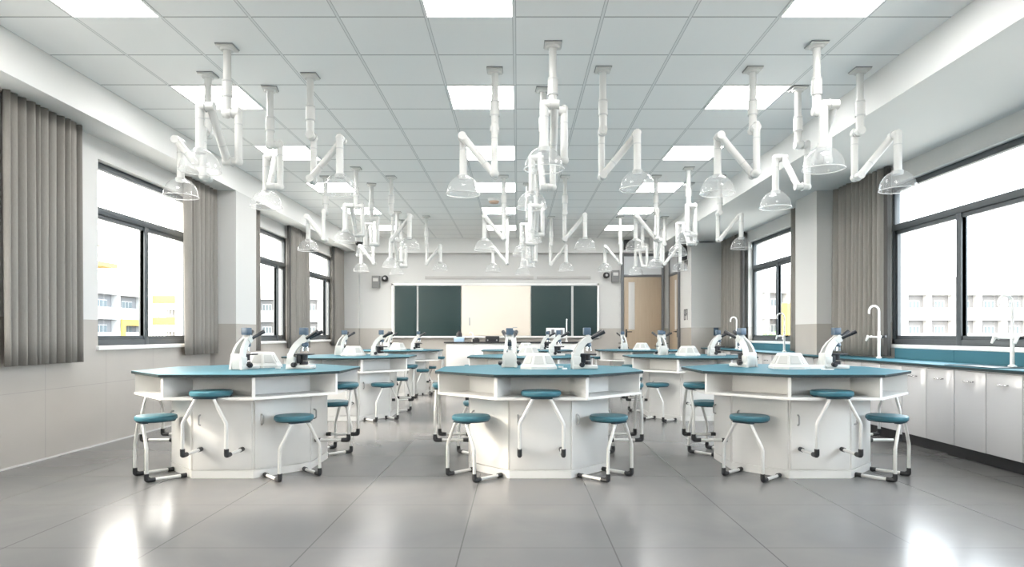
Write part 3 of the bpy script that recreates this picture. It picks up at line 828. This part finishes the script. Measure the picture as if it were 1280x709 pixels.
MB().box(8.0, 14.2, -1.9, .5, 10.1, 10.7).box(18.1, 23.2, -.25, 0, 2.3, 3.2).box(18.1, 18.9, -.25, 0, -.5, 2.3).build('canopy', 'ext_yellow', b3, smooth=False)
tag(b3, 'white block with yellow canopy seen through the first tiled-wall window', 'building')
b4 = empty('gallery_building', (-56.9, 101, 0))
gb = MB(); gb.box(0, 13, 4, 10, -4, 8.0)
for z in (-1.9, 1.45, 4.8): gb.box(0, 13, 0, 4, z+.0, z+.25)
gb.box(0, 13, 0, 10, 7.0, 8.0)
gb.build('wall', 'ext_white', b4, smooth=False)
yb_ = MB()
for z in (-.75, 2.55, 5.9): yb_.box(0, 13, -.1, .3, z, z+1.15)
yb_.build('yellow_band', 'ext_yellow', b4, smooth=False)
for z in (-1.65, 1.7, 5.05):
    rl = MB(); rl.box(0, 13, 0, .1, z+.75, z+.85)
    for k in range(27): rl.box(k*.5, k*.5+.08, 0, .1, z-1.0, z+.75)
    rl.build('railing', 'ext_white', b4, smooth=False)
tag(b4, 'gallery block with yellow bands and railings seen through the first tiled-wall window', 'building')
b5 = empty('school_building', (-43.2, 106, 0)); facade(b5, 8, 3.6, 3, 3.7, -3.2, top=1.2)
tag(b5, 'white block seen through the two far tiled-wall windows', 'building')
tr = empty('tree', (31.2, 79.5, -4))
rnd = random.Random(3); lf = MB()
for k in range(900):
    v = Vector((rnd.gauss(0, 1), rnd.gauss(0, 1), rnd.gauss(0, .8))); v = v.normalized()*rnd.uniform(.7, 2.0)*Vector((1, 1, 1)).length/1.73
    c = v + Vector((0, 0, 3.6)); d = Vector((rnd.uniform(-1, 1), rnd.uniform(-1, 1), rnd.uniform(-1, 1))).normalized()*.28
    e = d.orthogonal().normalized()*.16
    vs = [lf.bm.verts.new(c+q) for q in (d, e, -d, -e)]; lf.bm.faces.new(vs)
lf.build('crown', 'leaf', tr, smooth=False)
MB().tube([(0, 0, 0), (.1, 0, 1.6), (0, .1, 3.4)], [.22, .16, .08], 10).build('trunk', 'mid_dark', tr)
tag(tr, 'leafy green tree outside the far sink-wall window', 'tree')

# ------------------------------------------------------------------ light
wd = bpy.data.worlds.new('world'); sc.world = wd; wd.use_nodes = True
nt = wd.node_tree; bg = nt.nodes['Background']
tc = nt.nodes.new('ShaderNodeTexCoord'); sx = nt.nodes.new('ShaderNodeSeparateXYZ'); nt.links.new(tc.outputs['Generated'], sx.inputs[0])
mr = nt.nodes.new('ShaderNodeMapRange'); mr.inputs['From Min'].default_value = -.8; mr.inputs['From Max'].default_value = .8
nt.links.new(sx.outputs['X'], mr.inputs['Value'])
nt.links.new(mixcol(nt, mr.outputs['Result'], (1.15, 1.06, .95), (.52, .58, .64)), bg.inputs['Color'])
bg.inputs['Strength'].default_value = 10.5
sl = bpy.data.lights.new('sun', 'SUN'); sl.energy = 6.5; sl.angle = math.radians(14); sl.color = (1, .87, .73)
so = bpy.data.objects.new('sun', sl); COL.objects.link(so)
so.rotation_euler = Vector((1, .09, -.57)).to_track_quat('-Z', 'Y').to_euler()

sc.view_settings.view_transform = 'Standard'; sc.view_settings.look = 'None'
sc.view_settings.gamma = 1; sc.view_settings.use_curve_mapping = False
sc.view_settings.exposure = 0.82
sc.cycles.use_denoising = True
sc.cycles.max_bounces = 12; sc.cycles.diffuse_bounces = 6; sc.cycles.glossy_bounces = 4
sc.cycles.transparent_max_bounces = 24; sc.cycles.transmission_bounces = 4
sc.cycles.sample_clamp_indirect = 6
sc.cycles.caustics_reflective = False; sc.cycles.caustics_refractive = False
